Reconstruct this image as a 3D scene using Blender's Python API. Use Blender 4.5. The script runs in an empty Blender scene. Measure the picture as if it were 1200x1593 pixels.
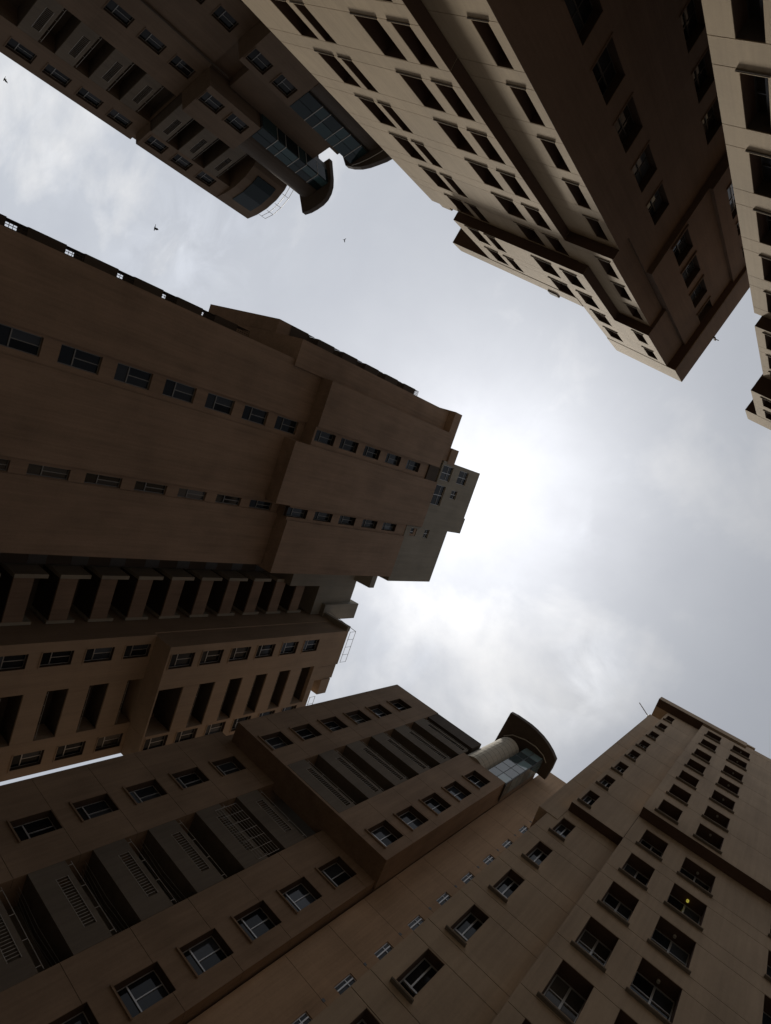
import bpy, math, random
from mathutils import Vector, Matrix
random.seed(7)
S = bpy.context.scene
COL = S.collection
R = math.radians

# ------------------------------------------------------------------ camera
CAMZ = 1.6
F_PX = 930.5
cam_d = bpy.data.cameras.new('camera')
cam = bpy.data.objects.new('camera', cam_d); COL.objects.link(cam)
cam_d.sensor_fit = 'VERTICAL'
cam_d.sensor_height = 24.0
cam_d.sensor_width = 18.08
cam_d.lens = F_PX / 1593.0 * 24.0
cam_d.clip_start = 0.05
cam_d.clip_end = 5000
zc = Vector((1246.3 - 600, 916.5 - 796.5, F_PX)).normalized()      # zenith seen from the camera (right, down, forward)
xc = (Vector((1, 0, 0)) - zc * zc.x).normalized()
yc = zc.cross(xc)
right = Vector((xc.x, yc.x, zc.x)); down = Vector((xc.y, yc.y, zc.y)); fwd = Vector((xc.z, yc.z, zc.z))
M = Matrix((right, -down, -fwd)).transposed().to_4x4()
M.translation = Vector((0, 0, CAMZ))
cam.matrix_world = M
S.camera = cam

def in_view(p, margin=110):
    v = Vector(p) - Vector((0, 0, CAMZ))
    X, Y, Z = v.dot(right), v.dot(down), v.dot(fwd)
    if Z <= 0.1: return False
    u, w = 600 + F_PX * X / Z, 796.5 + F_PX * Y / Z
    return -margin < u < 1200 + margin and -margin < w < 1593 + margin

# ------------------------------------------------------------------ sky, sun, exposure
SUN = Vector((-0.468, -0.170, 1.0)).normalized()
sun_el = math.asin(SUN.z)
W = bpy.data.worlds.new('World'); S.world = W
W.use_nodes = True
nt = W.node_tree; N = nt.nodes; L = nt.links
for n in list(N): N.remove(n)
def node(tree, t, **kw):
    n = tree.nodes.new(t)
    for k, v in kw.items():
        if k in n.inputs: n.inputs[k].default_value = v
        else: setattr(n, k, v)
    return n
def math_(tree, op, a, b=None, c=None):
    n = tree.nodes.new('ShaderNodeMath'); n.operation = op
    for i, v in enumerate((a, b, c)):
        if v is None: continue
        if isinstance(v, (int, float)): n.inputs[i].default_value = v
        else: tree.links.new(v, n.inputs[i])
    return n.outputs[0]
sky = node(nt, 'ShaderNodeTexSky'); sky.sky_type = 'NISHITA'; sky.sun_disc = False
sky.sun_elevation = sun_el; sky.sun_rotation = math.atan2(SUN.x, SUN.y)
sky.air_density = 1.0; sky.dust_density = 2.0
tc = node(nt, 'ShaderNodeTexCoord')
sep = node(nt, 'ShaderNodeSeparateXYZ'); L.new(tc.outputs['Generated'], sep.inputs[0])
zz = math_(nt, 'ADD', math_(nt, 'MAXIMUM', sep.outputs[2], 0.0), 0.22)
comb = node(nt, 'ShaderNodeCombineXYZ')
L.new(math_(nt, 'DIVIDE', sep.outputs[0], zz), comb.inputs[0]); L.new(math_(nt, 'DIVIDE', sep.outputs[1], zz), comb.inputs[1])
n1 = node(nt, 'ShaderNodeTexNoise', Scale=2.1, Detail=7.0, Roughness=0.52, Distortion=0.25); L.new(comb.outputs[0], n1.inputs['Vector'])
n2 = node(nt, 'ShaderNodeTexNoise', Scale=6.0, Detail=6.0, Roughness=0.6, Distortion=0.4); L.new(comb.outputs[0], n2.inputs['Vector'])
cl = math_(nt, 'ADD', math_(nt, 'MULTIPLY', n1.outputs[0], 0.78), math_(nt, 'MULTIPLY', n2.outputs[0], 0.22))
ramp = node(nt, 'ShaderNodeValToRGB')
L.new(cl, ramp.inputs[0])
e = ramp.color_ramp.elements
e[0].position = 0.40; e[0].color = (0.525, 0.55, 0.60, 1)
e[1].position = 0.66; e[1].color = (0.80, 0.80, 0.80, 1)
m = ramp.color_ramp.elements.new(0.52); m.color = (0.555, 0.58, 0.625, 1)
# brighter cloud towards the veiled sun
vd = node(nt, 'ShaderNodeVectorMath'); vd.operation = 'DOT_PRODUCT'; vd.inputs[1].default_value = SUN
L.new(tc.outputs['Generated'], vd.inputs[0])
dt = math_(nt, 'MAXIMUM', math_(nt, 'ADD', vd.outputs['Value'], math_(nt, 'MULTIPLY', math_(nt, 'SUBTRACT', cl, 0.52), 0.055)), 0.0)
dt = math_(nt, 'MINIMUM', dt, 1.0)
g1 = math_(nt, 'MULTIPLY', math_(nt, 'POWER', dt, 80.0), 0.62)
g2 = math_(nt, 'MULTIPLY', math_(nt, 'POWER', dt, 22.0), 0.42)
vh = node(nt, 'ShaderNodeVectorMath'); vh.operation = 'DOT_PRODUCT'; vh.inputs[1].default_value = (-0.85, -0.40, 0.35)
L.new(tc.outputs['Generated'], vh.inputs[0])
wide = math_(nt, 'MAXIMUM', math_(nt, 'ADD', math_(nt, 'MULTIPLY', vh.outputs['Value'], 0.51), 0.465), 0.22)
gl = math_(nt, 'ADD', math_(nt, 'ADD', g1, g2), wide)
# small bright cloud breaks where the photograph has them (right of centre, lower centre, upper left)
n3 = node(nt, 'ShaderNodeTexNoise', Scale=9.0, Detail=7.0, Roughness=0.58, Distortion=0.6); L.new(comb.outputs[0], n3.inputs['Vector'])
w3 = math_(nt, 'MAXIMUM', math_(nt, 'MULTIPLY', math_(nt, 'SUBTRACT', n3.outputs[0], 0.45), 3.2), 0.0)
brk = None
def dir_px(px, py): return (right*(px-600) + down*(py-796.5) + fwd*F_PX).normalized()
for (px, py, sharp, amp) in ((962, 785, 900, .34), (905, 840, 700, .18), (925, 1020, 620, .34), (905, 1075, 700, .25), (790, 1120, 350, .22), (270, 400, 260, .22), (370, 370, 400, .16), (610, 1010, 200, .20), (60, 150, 120, .10)):
    v = node(nt, 'ShaderNodeVectorMath'); v.operation = 'DOT_PRODUCT'; v.inputs[1].default_value = dir_px(px, py)
    L.new(tc.outputs['Generated'], v.inputs[0])
    q = math_(nt, 'MULTIPLY', math_(nt, 'POWER', math_(nt, 'MAXIMUM', v.outputs['Value'], 0.0), float(sharp)), amp)
    brk = q if brk is None else math_(nt, 'ADD', brk, q)
gl = math_(nt, 'ADD', gl, math_(nt, 'MULTIPLY', brk, w3))
cm = node(nt, 'ShaderNodeVectorMath'); cm.operation = 'SCALE'
L.new(ramp.outputs[0], cm.inputs[0]); L.new(math_(nt, 'MULTIPLY', gl, 9.0), cm.inputs['Scale'])
mx = node(nt, 'ShaderNodeMix'); mx.data_type = 'RGBA'; mx.inputs[0].default_value = 0.93
L.new(sky.outputs[0], mx.inputs[6]); L.new(cm.outputs[0], mx.inputs[7])
bg = node(nt, 'ShaderNodeBackground', Strength=0.120); L.new(mx.outputs[2], bg.inputs[0])
wo = node(nt, 'ShaderNodeOutputWorld'); L.new(bg.outputs[0], wo.inputs[0])

sd = bpy.data.lights.new('sun', 'SUN'); sd.energy = 5.0; sd.angle = R(6); sd.color = (1.0, 0.93, 0.82)
so = bpy.data.objects.new('sun', sd); COL.objects.link(so)
so.rotation_euler = SUN.to_track_quat('Z', 'Y').to_euler()
so.location = (0, 0, 90)
S.view_settings.view_transform = 'Standard'; S.view_settings.look = 'None'
S.view_settings.exposure = 0.0; S.view_settings.gamma = 1.0; S.view_settings.use_curve_mapping = False

# ------------------------------------------------------------------ materials
def plaster(name, col, dirt=0.35, rough=0.9):
    m = bpy.data.materials.new(name); m.use_nodes = True
    t = m.node_tree; b = t.nodes['Principled BSDF']
    geo = node(t, 'ShaderNodeNewGeometry')
    mp = node(t, 'ShaderNodeMapping'); mp.inputs['Scale'].default_value = (1.6, 1.6, 0.16)
    t.links.new(geo.outputs['Position'], mp.inputs[0])
    a = node(t, 'ShaderNodeTexNoise', Scale=1.0, Detail=6.0, Roughness=0.6); t.links.new(mp.outputs[0], a.inputs['Vector'])
    c = node(t, 'ShaderNodeTexNoise', Scale=0.35, Detail=4.0, Roughness=0.55); t.links.new(geo.outputs['Position'], c.inputs['Vector'])
    d = node(t, 'ShaderNodeTexNoise', Scale=9.0, Detail=5.0, Roughness=0.7); t.links.new(geo.outputs['Position'], d.inputs['Vector'])
    mp2 = node(t, 'ShaderNodeMapping'); mp2.inputs['Scale'].default_value = (7.0, 7.0, 0.22); t.links.new(geo.outputs['Position'], mp2.inputs[0])
    a2 = node(t, 'ShaderNodeTexNoise', Scale=1.0, Detail=4.0, Roughness=0.65); t.links.new(mp2.outputs[0], a2.inputs['Vector'])
    s = math_(t, 'ADD', math_(t, 'ADD', math_(t, 'ADD', math_(t, 'MULTIPLY', a.outputs[0], 0.28), math_(t, 'MULTIPLY', a2.outputs[0], 0.22)), math_(t, 'MULTIPLY', c.outputs[0], 0.35)), math_(t, 'MULTIPLY', d.outputs[0], 0.15))
    r = node(t, 'ShaderNodeMapRange'); r.inputs[1].default_value = 0.36; r.inputs[2].default_value = 0.6
    r.inputs[3].default_value = 1 - dirt; r.inputs[4].default_value = 1.06
    t.links.new(s, r.inputs[0])
    sc = node(t, 'ShaderNodeVectorMath'); sc.operation = 'SCALE'; sc.inputs[0].default_value = col
    oi = node(t, 'ShaderNodeObjectInfo')
    t.links.new(math_(t, 'MULTIPLY', r.outputs[0], math_(t, 'ADD', math_(t, 'MULTIPLY', oi.outputs['Random'], 0.06), 0.97)), sc.inputs['Scale'])
    t.links.new(sc.outputs[0], b.inputs['Base Color'])
    b.inputs['Roughness'].default_value = rough; b.inputs['Specular IOR Level'].default_value = 0.2
    bp = node(t, 'ShaderNodeBump', Strength=0.25, Distance=0.02)
    f = node(t, 'ShaderNodeTexNoise', Scale=40.0, Detail=3.0); t.links.new(geo.outputs['Position'], f.inputs['Vector'])
    t.links.new(f.outputs[0], bp.inputs['Height']); t.links.new(bp.outputs[0], b.inputs['Normal'])
    return m
def plain(name, col, rough=0.5, metal=0.0, emit=None, spec=0.5):
    m = bpy.data.materials.new(name); m.use_nodes = True
    t = m.node_tree; b = t.nodes['Principled BSDF']
    geo = node(t, 'ShaderNodeNewGeometry')
    a = node(t, 'ShaderNodeTexNoise', Scale=3.0, Detail=5.0); t.links.new(geo.outputs['Position'], a.inputs['Vector'])
    sc = node(t, 'ShaderNodeVectorMath'); sc.operation = 'SCALE'; sc.inputs[0].default_value = col
    t.links.new(math_(t, 'ADD', math_(t, 'MULTIPLY', a.outputs[0], 0.4), 0.8), sc.inputs['Scale'])
    t.links.new(sc.outputs[0], b.inputs['Base Color'])
    b.inputs['Roughness'].default_value = rough; b.inputs['Metallic'].default_value = metal
    b.inputs['Specular IOR Level'].default_value = spec
    if emit:
        b.inputs['Emission Color'].default_value = (*emit, 1); b.inputs['Emission Strength'].default_value = 1.0
    return m
def glass(name, col, spec=0.6, rough=0.06):
    m = bpy.data.materials.new(name); m.use_nodes = True
    t = m.node_tree; b = t.nodes['Principled BSDF']
    oi = node(t, 'ShaderNodeObjectInfo')
    sc = node(t, 'ShaderNodeVectorMath'); sc.operation = 'SCALE'; sc.inputs[0].default_value = col
    t.links.new(math_(t, 'ADD', math_(t, 'MULTIPLY', math_(t, 'POWER', oi.outputs['Random'], 3.0), 2.6), 0.5), sc.inputs['Scale'])
    t.links.new(sc.outputs[0], b.inputs['Base Color'])
    b.inputs['Roughness'].default_value = rough; b.inputs['Specular IOR Level'].default_value = spec
    geo = node(t, 'ShaderNodeNewGeometry')
    bp = node(t, 'ShaderNodeBump', Strength=0.05, Distance=0.05)
    f = node(t, 'ShaderNodeTexNoise', Scale=1.2, Detail=2.0); t.links.new(geo.outputs['Position'], f.inputs['Vector'])
    t.links.new(f.outputs[0], bp.inputs['Height']); t.links.new(bp.outputs[0], b.inputs['Normal'])
    return m
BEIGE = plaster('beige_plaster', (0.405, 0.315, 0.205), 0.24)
EPL = plaster('taupe_plaster', (0.375, 0.285, 0.20), 0.3)
CPL = plaster('ochre_brown_plaster', (0.31, 0.232, 0.165), 0.22)
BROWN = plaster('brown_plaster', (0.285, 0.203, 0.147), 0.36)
BSIDE = plaster('shaded_beige_plaster', (0.145, 0.098, 0.068), 0.28)  # tower B's beige with the shade of its unlit side in the colour
DPL = plaster('shaded_tan_plaster', (0.215, 0.152, 0.103), 0.36)  # tower D's front: the shared paint darkened to carry enclosure shade
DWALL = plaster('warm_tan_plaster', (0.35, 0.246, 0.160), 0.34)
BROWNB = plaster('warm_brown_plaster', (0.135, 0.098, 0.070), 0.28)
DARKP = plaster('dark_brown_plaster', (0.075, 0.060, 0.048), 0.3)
GREYP = plaster('grey_plaster', (0.26, 0.24, 0.20), 0.25)
TILE = plaster('cladding_tile', (0.34, 0.31, 0.25), 0.25)
FRAME = plain('aluminium_frame', (0.42, 0.42, 0.42), 0.4, 0.5)
GFRAME = plain('grey_frame', (0.20, 0.20, 0.195), 0.5, 0.3)  # darker grey than the aluminium frames
DFRAME = plain('dark_frame', (0.07, 0.07, 0.07), 0.5, 0.3)
RAIL = plain('painted_railing', (0.34, 0.33, 0.31), 0.5, 0.0)
GLASS = glass('window_glass', (0.016, 0.018, 0.021), 0.2)
DIMGLASS = glass('dim_window_glass', (0.012, 0.012, 0.013), 0.12)
SHADE_LINING = plaster('shade_lining', (0.085, 0.052, 0.036), 0.2)  # shade of window recesses and overhangs put into a dark brown
SILLD = plaster('sill_shade', (0.15, 0.125, 0.10), 0.25)  # sill body darkened, the underside's shade is in its colour
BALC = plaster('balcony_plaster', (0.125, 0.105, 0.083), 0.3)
SHADE_LINING_DIM = plaster('dim_shade_lining', (0.060, 0.042, 0.030), 0.2)  # the same recess shade as a darker colour, for the browner walls
TEAL = glass('curtain_wall_glass', (0.014, 0.026, 0.028), 0.2, 0.05)
TEALB = glass('sky_lit_curtain_wall_glass', (0.07, 0.10, 0.105), 1.0, 0.05)  # tower D's bay glass, paler base stands in for reflected sky
BIRD = plain('bird_feathers', (0.02, 0.02, 0.02), 0.8)
LAMPOFF = plain('lamp_glass', (0.35, 0.33, 0.28), 0.3)
LAMPON = plain('lamp_glow', (0.9, 0.8, 0.2), 0.3, emit=(0.24, 0.21, 0.03))
GROUND = plaster('concrete_paving', (0.085, 0.078, 0.07), 0.3)

# ------------------------------------------------------------------ mesh helpers
class MB:
    def __init__(s): s.v = []; s.f = []
    def box(s, x0, x1, y0, y1, z0, z1):
        if x0 > x1: x0, x1 = x1, x0
        if y0 > y1: y0, y1 = y1, y0
        if z1 - z0 < 1e-4 or x1 - x0 < 1e-4 or y1 - y0 < 1e-4: return s
        n = len(s.v)
        s.v += [(x0,y0,z0),(x1,y0,z0),(x1,y1,z0),(x0,y1,z0),(x0,y0,z1),(x1,y0,z1),(x1,y1,z1),(x0,y1,z1)]
        s.f += [[n+i for i in q] for q in ((0,3,2,1),(4,5,6,7),(0,1,5,4),(1,2,6,5),(2,3,7,6),(3,0,4,7))]
        return s
    def prism(s, pts, z0, z1):
        """closed plan outline (any winding) extruded"""
        ar = sum(pts[i][0]*pts[(i+1)%len(pts)][1] - pts[(i+1)%len(pts)][0]*pts[i][1] for i in range(len(pts)))
        if ar < 0: pts = pts[::-1]
        n = len(s.v); k = len(pts)
        s.v += [(p[0], p[1], z0) for p in pts] + [(p[0], p[1], z1) for p in pts]
        s.f.append([n + i for i in range(k)][::-1]); s.f.append([n + k + i for i in range(k)])
        for i in range(k):
            j = (i + 1) % k
            s.f.append([n+i, n+j, n+k+j, n+k+i])
        return s
    def bar(s, p, q, r=0.02):
        p = Vector(p); q = Vector(q); d = (q - p).normalized()
        u = d.orthogonal().normalized() * r; w = d.cross(u)
        n = len(s.v)
        for c in (p, q):
            for k in range(4):
                a = k * math.pi / 2 + .785
                s.v.append(tuple(c + u * math.cos(a) + w * math.sin(a)))
        for k in range(4):
            s.f.append([n + k, n + (k+1)%4, n + 4 + (k+1)%4, n + 4 + k])
        s.f.append([n+3,n+2,n+1,n]); s.f.append([n+4,n+5,n+6,n+7])
        return s
    def mesh(s, name, mat):
        me = bpy.data.meshes.new(name); me.from_pydata(s.v, [], s.f); me.materials.append(mat)
        me.update(); return me
def link(name, me, parent=None, loc=(0,0,0), rz=0.0):
    o = bpy.data.objects.new(name, me); COL.objects.link(o)
    if parent: o.parent = parent
    o.location = loc; o.rotation_euler = (0, 0, rz)
    return o

class Bld:
    """a tower: its frame has axis a along theta and axis b at theta+90, heights measured above the camera"""
    def __init__(s, name, theta, base, label, group=None):
        s.th = R(theta); s.base = base
        s.o = bpy.data.objects.new(name, None); COL.objects.link(s.o)
        x, y = s.world(*base)
        s.o.location = (x, y, 0); s.o.rotation_euler = (0, 0, s.th)
        s.o['label'] = label; s.o['category'] = 'building'
        if group: s.o['group'] = group
    def world(s, a, b):
        c, n = math.cos(s.th), math.sin(s.th); return (a*c - b*n, a*n + b*c)
    def part(s, name, mb, mat, parent=None, label=None):
        me = mb.mesh(name, mat)
        o = link(name, me, parent or s.o, (0,0,0) if parent else (-s.base[0], -s.base[1], CAMZ))
        if label: o['label'] = label
        return o
    def box(s, name, a0, a1, b0, b1, h0, h1, mat, label=None):
        return s.part(name, MB().box(a0,a1,b0,b1,h0,h1), mat, None, label)

class Face:
    """a facade plane. axis 'b': plane b=p, u runs along a; axis 'a': plane a=p, u runs along b. out = sign of the outward normal on that axis"""
    def __init__(s, B, axis, p, out): s.B, s.ax, s.p, s.out = B, axis, p, out
    def box(s, mb, u0, u1, d0, d1, h0, h1):
        n0, n1 = s.p - s.out*d0, s.p - s.out*d1
        if s.ax == 'b': mb.box(u0, u1, n0, n1, h0, h1)
        else: mb.box(n0, n1, u0, u1, h0, h1)
    def pt(s, u, d, h):
        n = s.p - s.out*d
        return (u, n, h) if s.ax == 'b' else (n, u, h)
    def vis(s, u, h, margin=110):
        q = s.pt(u, 0, h); x, y = s.B.world(q[0], q[1]); return in_view((x, y, h + CAMZ), margin)
    def frame(s, u0, u1, h):
        """location and rotation of a mesh modelled with x along the wall, y into it, z up"""
        if s.ax == 'b' and s.out < 0: u, rz = u0, 0.0
        elif s.ax == 'b': u, rz = u1, math.pi
        elif s.out > 0: u, rz = u0, math.pi/2
        else: u, rz = u1, -math.pi/2
        q = s.pt(u, 0, h)
        return (q[0]-s.B.base[0], q[1]-s.B.base[1], h + CAMZ), rz

_cache = {}
def cached(key, fn):
    if key not in _cache: _cache[key] = fn()
    return _cache[key]
CURTAIN = glass('curtained_glass', (0.055, 0.050, 0.045), 0.2)
CURT2 = glass('blue_tinted_glass', (0.03, 0.036, 0.045), 0.3)
_wr = random.Random(11)
def window(F, u0, u1, h0, h1, d=0.3, style='tri', sill=0.08, frame_mat=None, g=None, wmat=None, sill_t=0.07):
    w = round(u1 - u0, 2); h = round(h1 - h0, 2); fm = frame_mat or FRAME; gm = g or GLASS
    loc, rz = F.frame(u0, u1, h0)
    if gm is GLASS:
        rr = _wr.random()
        gm = CURTAIN if rr < .10 else (CURT2 if rr < .28 else GLASS)
    openw = _wr.random() < .12
    t = 0.045
    def mk():
        m = MB()
        m.box(0, w, d, d+.06, 0, t); m.box(0, w, d, d+.06, h-t, h); m.box(0, t, d, d+.06, t, h-t); m.box(w-t, w, d, d+.06, t, h-t)
        if style == 'tri':
            z = h*.36
            m.box(t, w-t, d-.02, d+.05, z-.03, z+.03); m.box(w/2-.022, w/2+.022, d-.01, d+.05, z+.03, h-t)
        elif style == 'two':
            m.box(w/2-.03, w/2+.03, d-.02, d+.05, t, h-t); m.box(t, w-t, d-.01, d+.04, h*.62-.02, h*.62+.02)
        return m.mesh('window', fm)
    o = link('window', cached(('f', w, h, d, style, fm.name), mk), F.B.o, loc, rz)
    def pane(x0, x1, z0, z1, yy, pm=None):
        pm = pm or gm
        me = cached(('p', round(x0,2), round(x1,2), round(z0,2), round(z1,2), yy, pm.name), lambda: MB().box(x0, x1, yy, yy+.012, z0, z1).mesh('pane', pm))
        link('pane', me, o)
    e = .003
    if style == 'tri':
        z = h*.36
        pane(t-e, w-t+e, t-e, z-.027, d+.03); pane(t-e, w/2, z+.027, h-t+e, d+.02); pane(w/2+.001, w-t+e, z+.027, h-t+e, d+.032, DIMGLASS if openw else gm)
    elif style == 'two':
        pane(t-e, w/2, t-e, h-t+e, d+.02); pane(w/2+.001, w-t+e, t-e, h-t+e, d+.032)
    else:
        pane(t-e, w-t+e, t-e, h-t+e, d+.03)
    lm = SHADE_LINING if (wmat or BEIGE) in (BEIGE, EPL) else SHADE_LINING_DIM  # thin reveal faces with the recess shade painted in
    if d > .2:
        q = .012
        me = cached(('r', w, h, d, lm.name), lambda: MB().box(0, q, .02, d, 0, h).box(w-q, w, .02, d, 0, h).box(q, w-q, .02, d, h-q, h).box(q, w-q, .045, d, 0, q).mesh('reveal_shade', lm))
        link('reveal_shade', me, o)
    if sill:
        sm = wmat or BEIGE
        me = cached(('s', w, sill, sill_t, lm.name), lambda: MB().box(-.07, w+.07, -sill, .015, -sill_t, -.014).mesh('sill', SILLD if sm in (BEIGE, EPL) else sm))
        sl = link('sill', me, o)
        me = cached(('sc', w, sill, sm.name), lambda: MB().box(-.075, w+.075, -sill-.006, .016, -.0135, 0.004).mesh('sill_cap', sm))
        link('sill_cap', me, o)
    return o

def facade(F, u0, u1, z0, z1, wins, joints, mat, t=0.5, groove=0.02, name='wall_panel', z_build=None):
    """wall panels between recessed joints, pierced by the openings wins=(u0,u1,z0,z1)"""
    wins = [w for w in wins if w[0] < u1 and w[1] > u0]
    js = [j for j in joints if z0 + .1 < j < z1 - .1]
    edges = [z0] + js + [z1]
    for k in range(len(edges) - 1):
        a = edges[k] + (.012 if k > 0 else 0); b = edges[k+1] - (.012 if k < len(edges) - 2 else 0)
        cuts = sorted({a, b} | {round(c, 4) for w in wins for c in (w[2], w[3]) if a < c < b})
        groups = {}
        for i in range(len(cuts) - 1):
            za, zb = cuts[i], cuts[i+1]
            if zb - za < .004: continue
            for p, q in free(u0, u1, (za+zb)/2, wins):
                key = (round(p, 3), round(q, 3)); runs = groups.setdefault(key, [])
                if runs and abs(runs[-1][1] - za) < .005: runs[-1][1] = zb
                else: runs.append([za, zb])
        for (p, q), runs in groups.items():
            for za, zb in runs:
                mb = MB(); F.box(mb, p, q, 0, t, za, zb); F.B.part(name, mb, mat)
    for j in js:
        for p, q in free(u0, u1, j, wins):
            mb = MB(); F.box(mb, p, q, groove, t, j-.0125, j+.0125); F.B.part('joint', mb, DARKP)
def free(u0, u1, zm, wins):
    x = u0; out = []
    for p, q in sorted((max(u0, w[0]), min(u1, w[1])) for w in wins if w[2] < zm < w[3]):
        if p > x + 1e-4: out.append((x, p))
        x = max(x, q)
    if x < u1 - 1e-4: out.append((x, u1))
    return out
def row(F, mb, u0, u1, d0, d1, za, zb, wins):
    zm = (za + zb) / 2
    bl = sorted((max(u0, w[0]), min(u1, w[1])) for w in wins if w[2] < zm < w[3])
    x = u0
    for p, q in bl:
        if p > x + 1e-4: F.box(mb, x, p, d0, d1, za, zb)
        x = max(x, q)
    if x < u1 - 1e-4: F.box(mb, x, u1, d0, d1, za, zb)

def column(F, us, hs, height, **kw):
    """openings of one column that fall in (or near) the picture"""
    out = []
    for h in hs:
        if F.vis((us[0]+us[1])/2, h + height/2): out.append((us[0], us[1], h, h+height))
    return out
def glaze(F, wins, **kw):
    if F.B.th < 0: kw.setdefault('g', DIMGLASS); kw.setdefault('frame_mat', GFRAME)
    for w in wins: window(F, w[0], w[1], w[2], w[3], **kw)
def steps(a, d, n): return [a + d*i for i in range(n)]

def railing(F, u0, u1, d, h0, h1, n, r=0.012, name='railing', rails=True):
    m = MB()
    for i in range(n):
        u = u0 + (u1-u0)*i/(n-1); m.bar(F.pt(u, d, h0), F.pt(u, d, h1), r)
    if rails:
        m.bar(F.pt(u0, d, h0), F.pt(u1, d, h0), r*1.3); m.bar(F.pt(u0, d, h1), F.pt(u1, d, h1), r*1.3)
    return F.B.part(name, m, RAIL)

def balconies(F, u0, u1, floors, ph, mat, depth=1.5, slot=None, rail=0.25, slabmat=None, back=True, posts=4):
    """one balcony per floor: slab with parapet (with a barred slot), handrail above"""
    for z in floors:
        if not F.vis((u0+u1)/2, z+.8, 160): continue
        mb = MB()
        if slot:
            s0, s1, a, b = slot
            F.box(mb, u0, u1, .0, .14, z, z+a); F.box(mb, u0, s0, .0, .14, z+a, z+b); F.box(mb, s1, u1, .0, .14, z+a, z+b); F.box(mb, u0, u1, .0, .14, z+b, z+ph)
        else: F.box(mb, u0, u1, .0, .14, z, z+ph)
        bal = F.B.part('balcony', mb, mat)
        sl = MB(); F.box(sl, u0, u1, .141, depth, z+.01, z+.18)
        F.B.part('slab', sl, slabmat or mat, bal)
        if slot:
            r = MB(); s0, s1, a, b = slot; n = max(6, int((s1-s0)/.16))
            for i in range(n+1):
                u = s0 + (s1-s0)*i/n; r.bar(F.pt(u, .03, z+a), F.pt(u, .03, z+b), .011)
            r.bar(F.pt(s0, .0, z+a), F.pt(s1, .0, z+a), .016); r.bar(F.pt(s0, .0, z+b), F.pt(s1, .0, z+b), .016)
            F.B.part('railing', r, RAIL, bal)
        if rail:
            r = MB(); zt = z+ph+rail
            r.bar(F.pt(u0+.1, .06, zt), F.pt(u1-.1, .06, zt), .014)
            for i in range(posts): 
                u = u0+.3+(u1-u0-.6)*i/(posts-1); r.bar(F.pt(u, .06, z+ph), F.pt(u, .06, zt), .014)
            F.B.part('handrail', r, RAIL, bal)

# ------------------------------------------------------------------ ground
def ground():
    m = MB().box(-600, 600, -600, 600, -0.3, 0.0)
    o = link('ground', m.mesh('ground', GROUND)); o['kind'] = 'structure'
ground()

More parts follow.
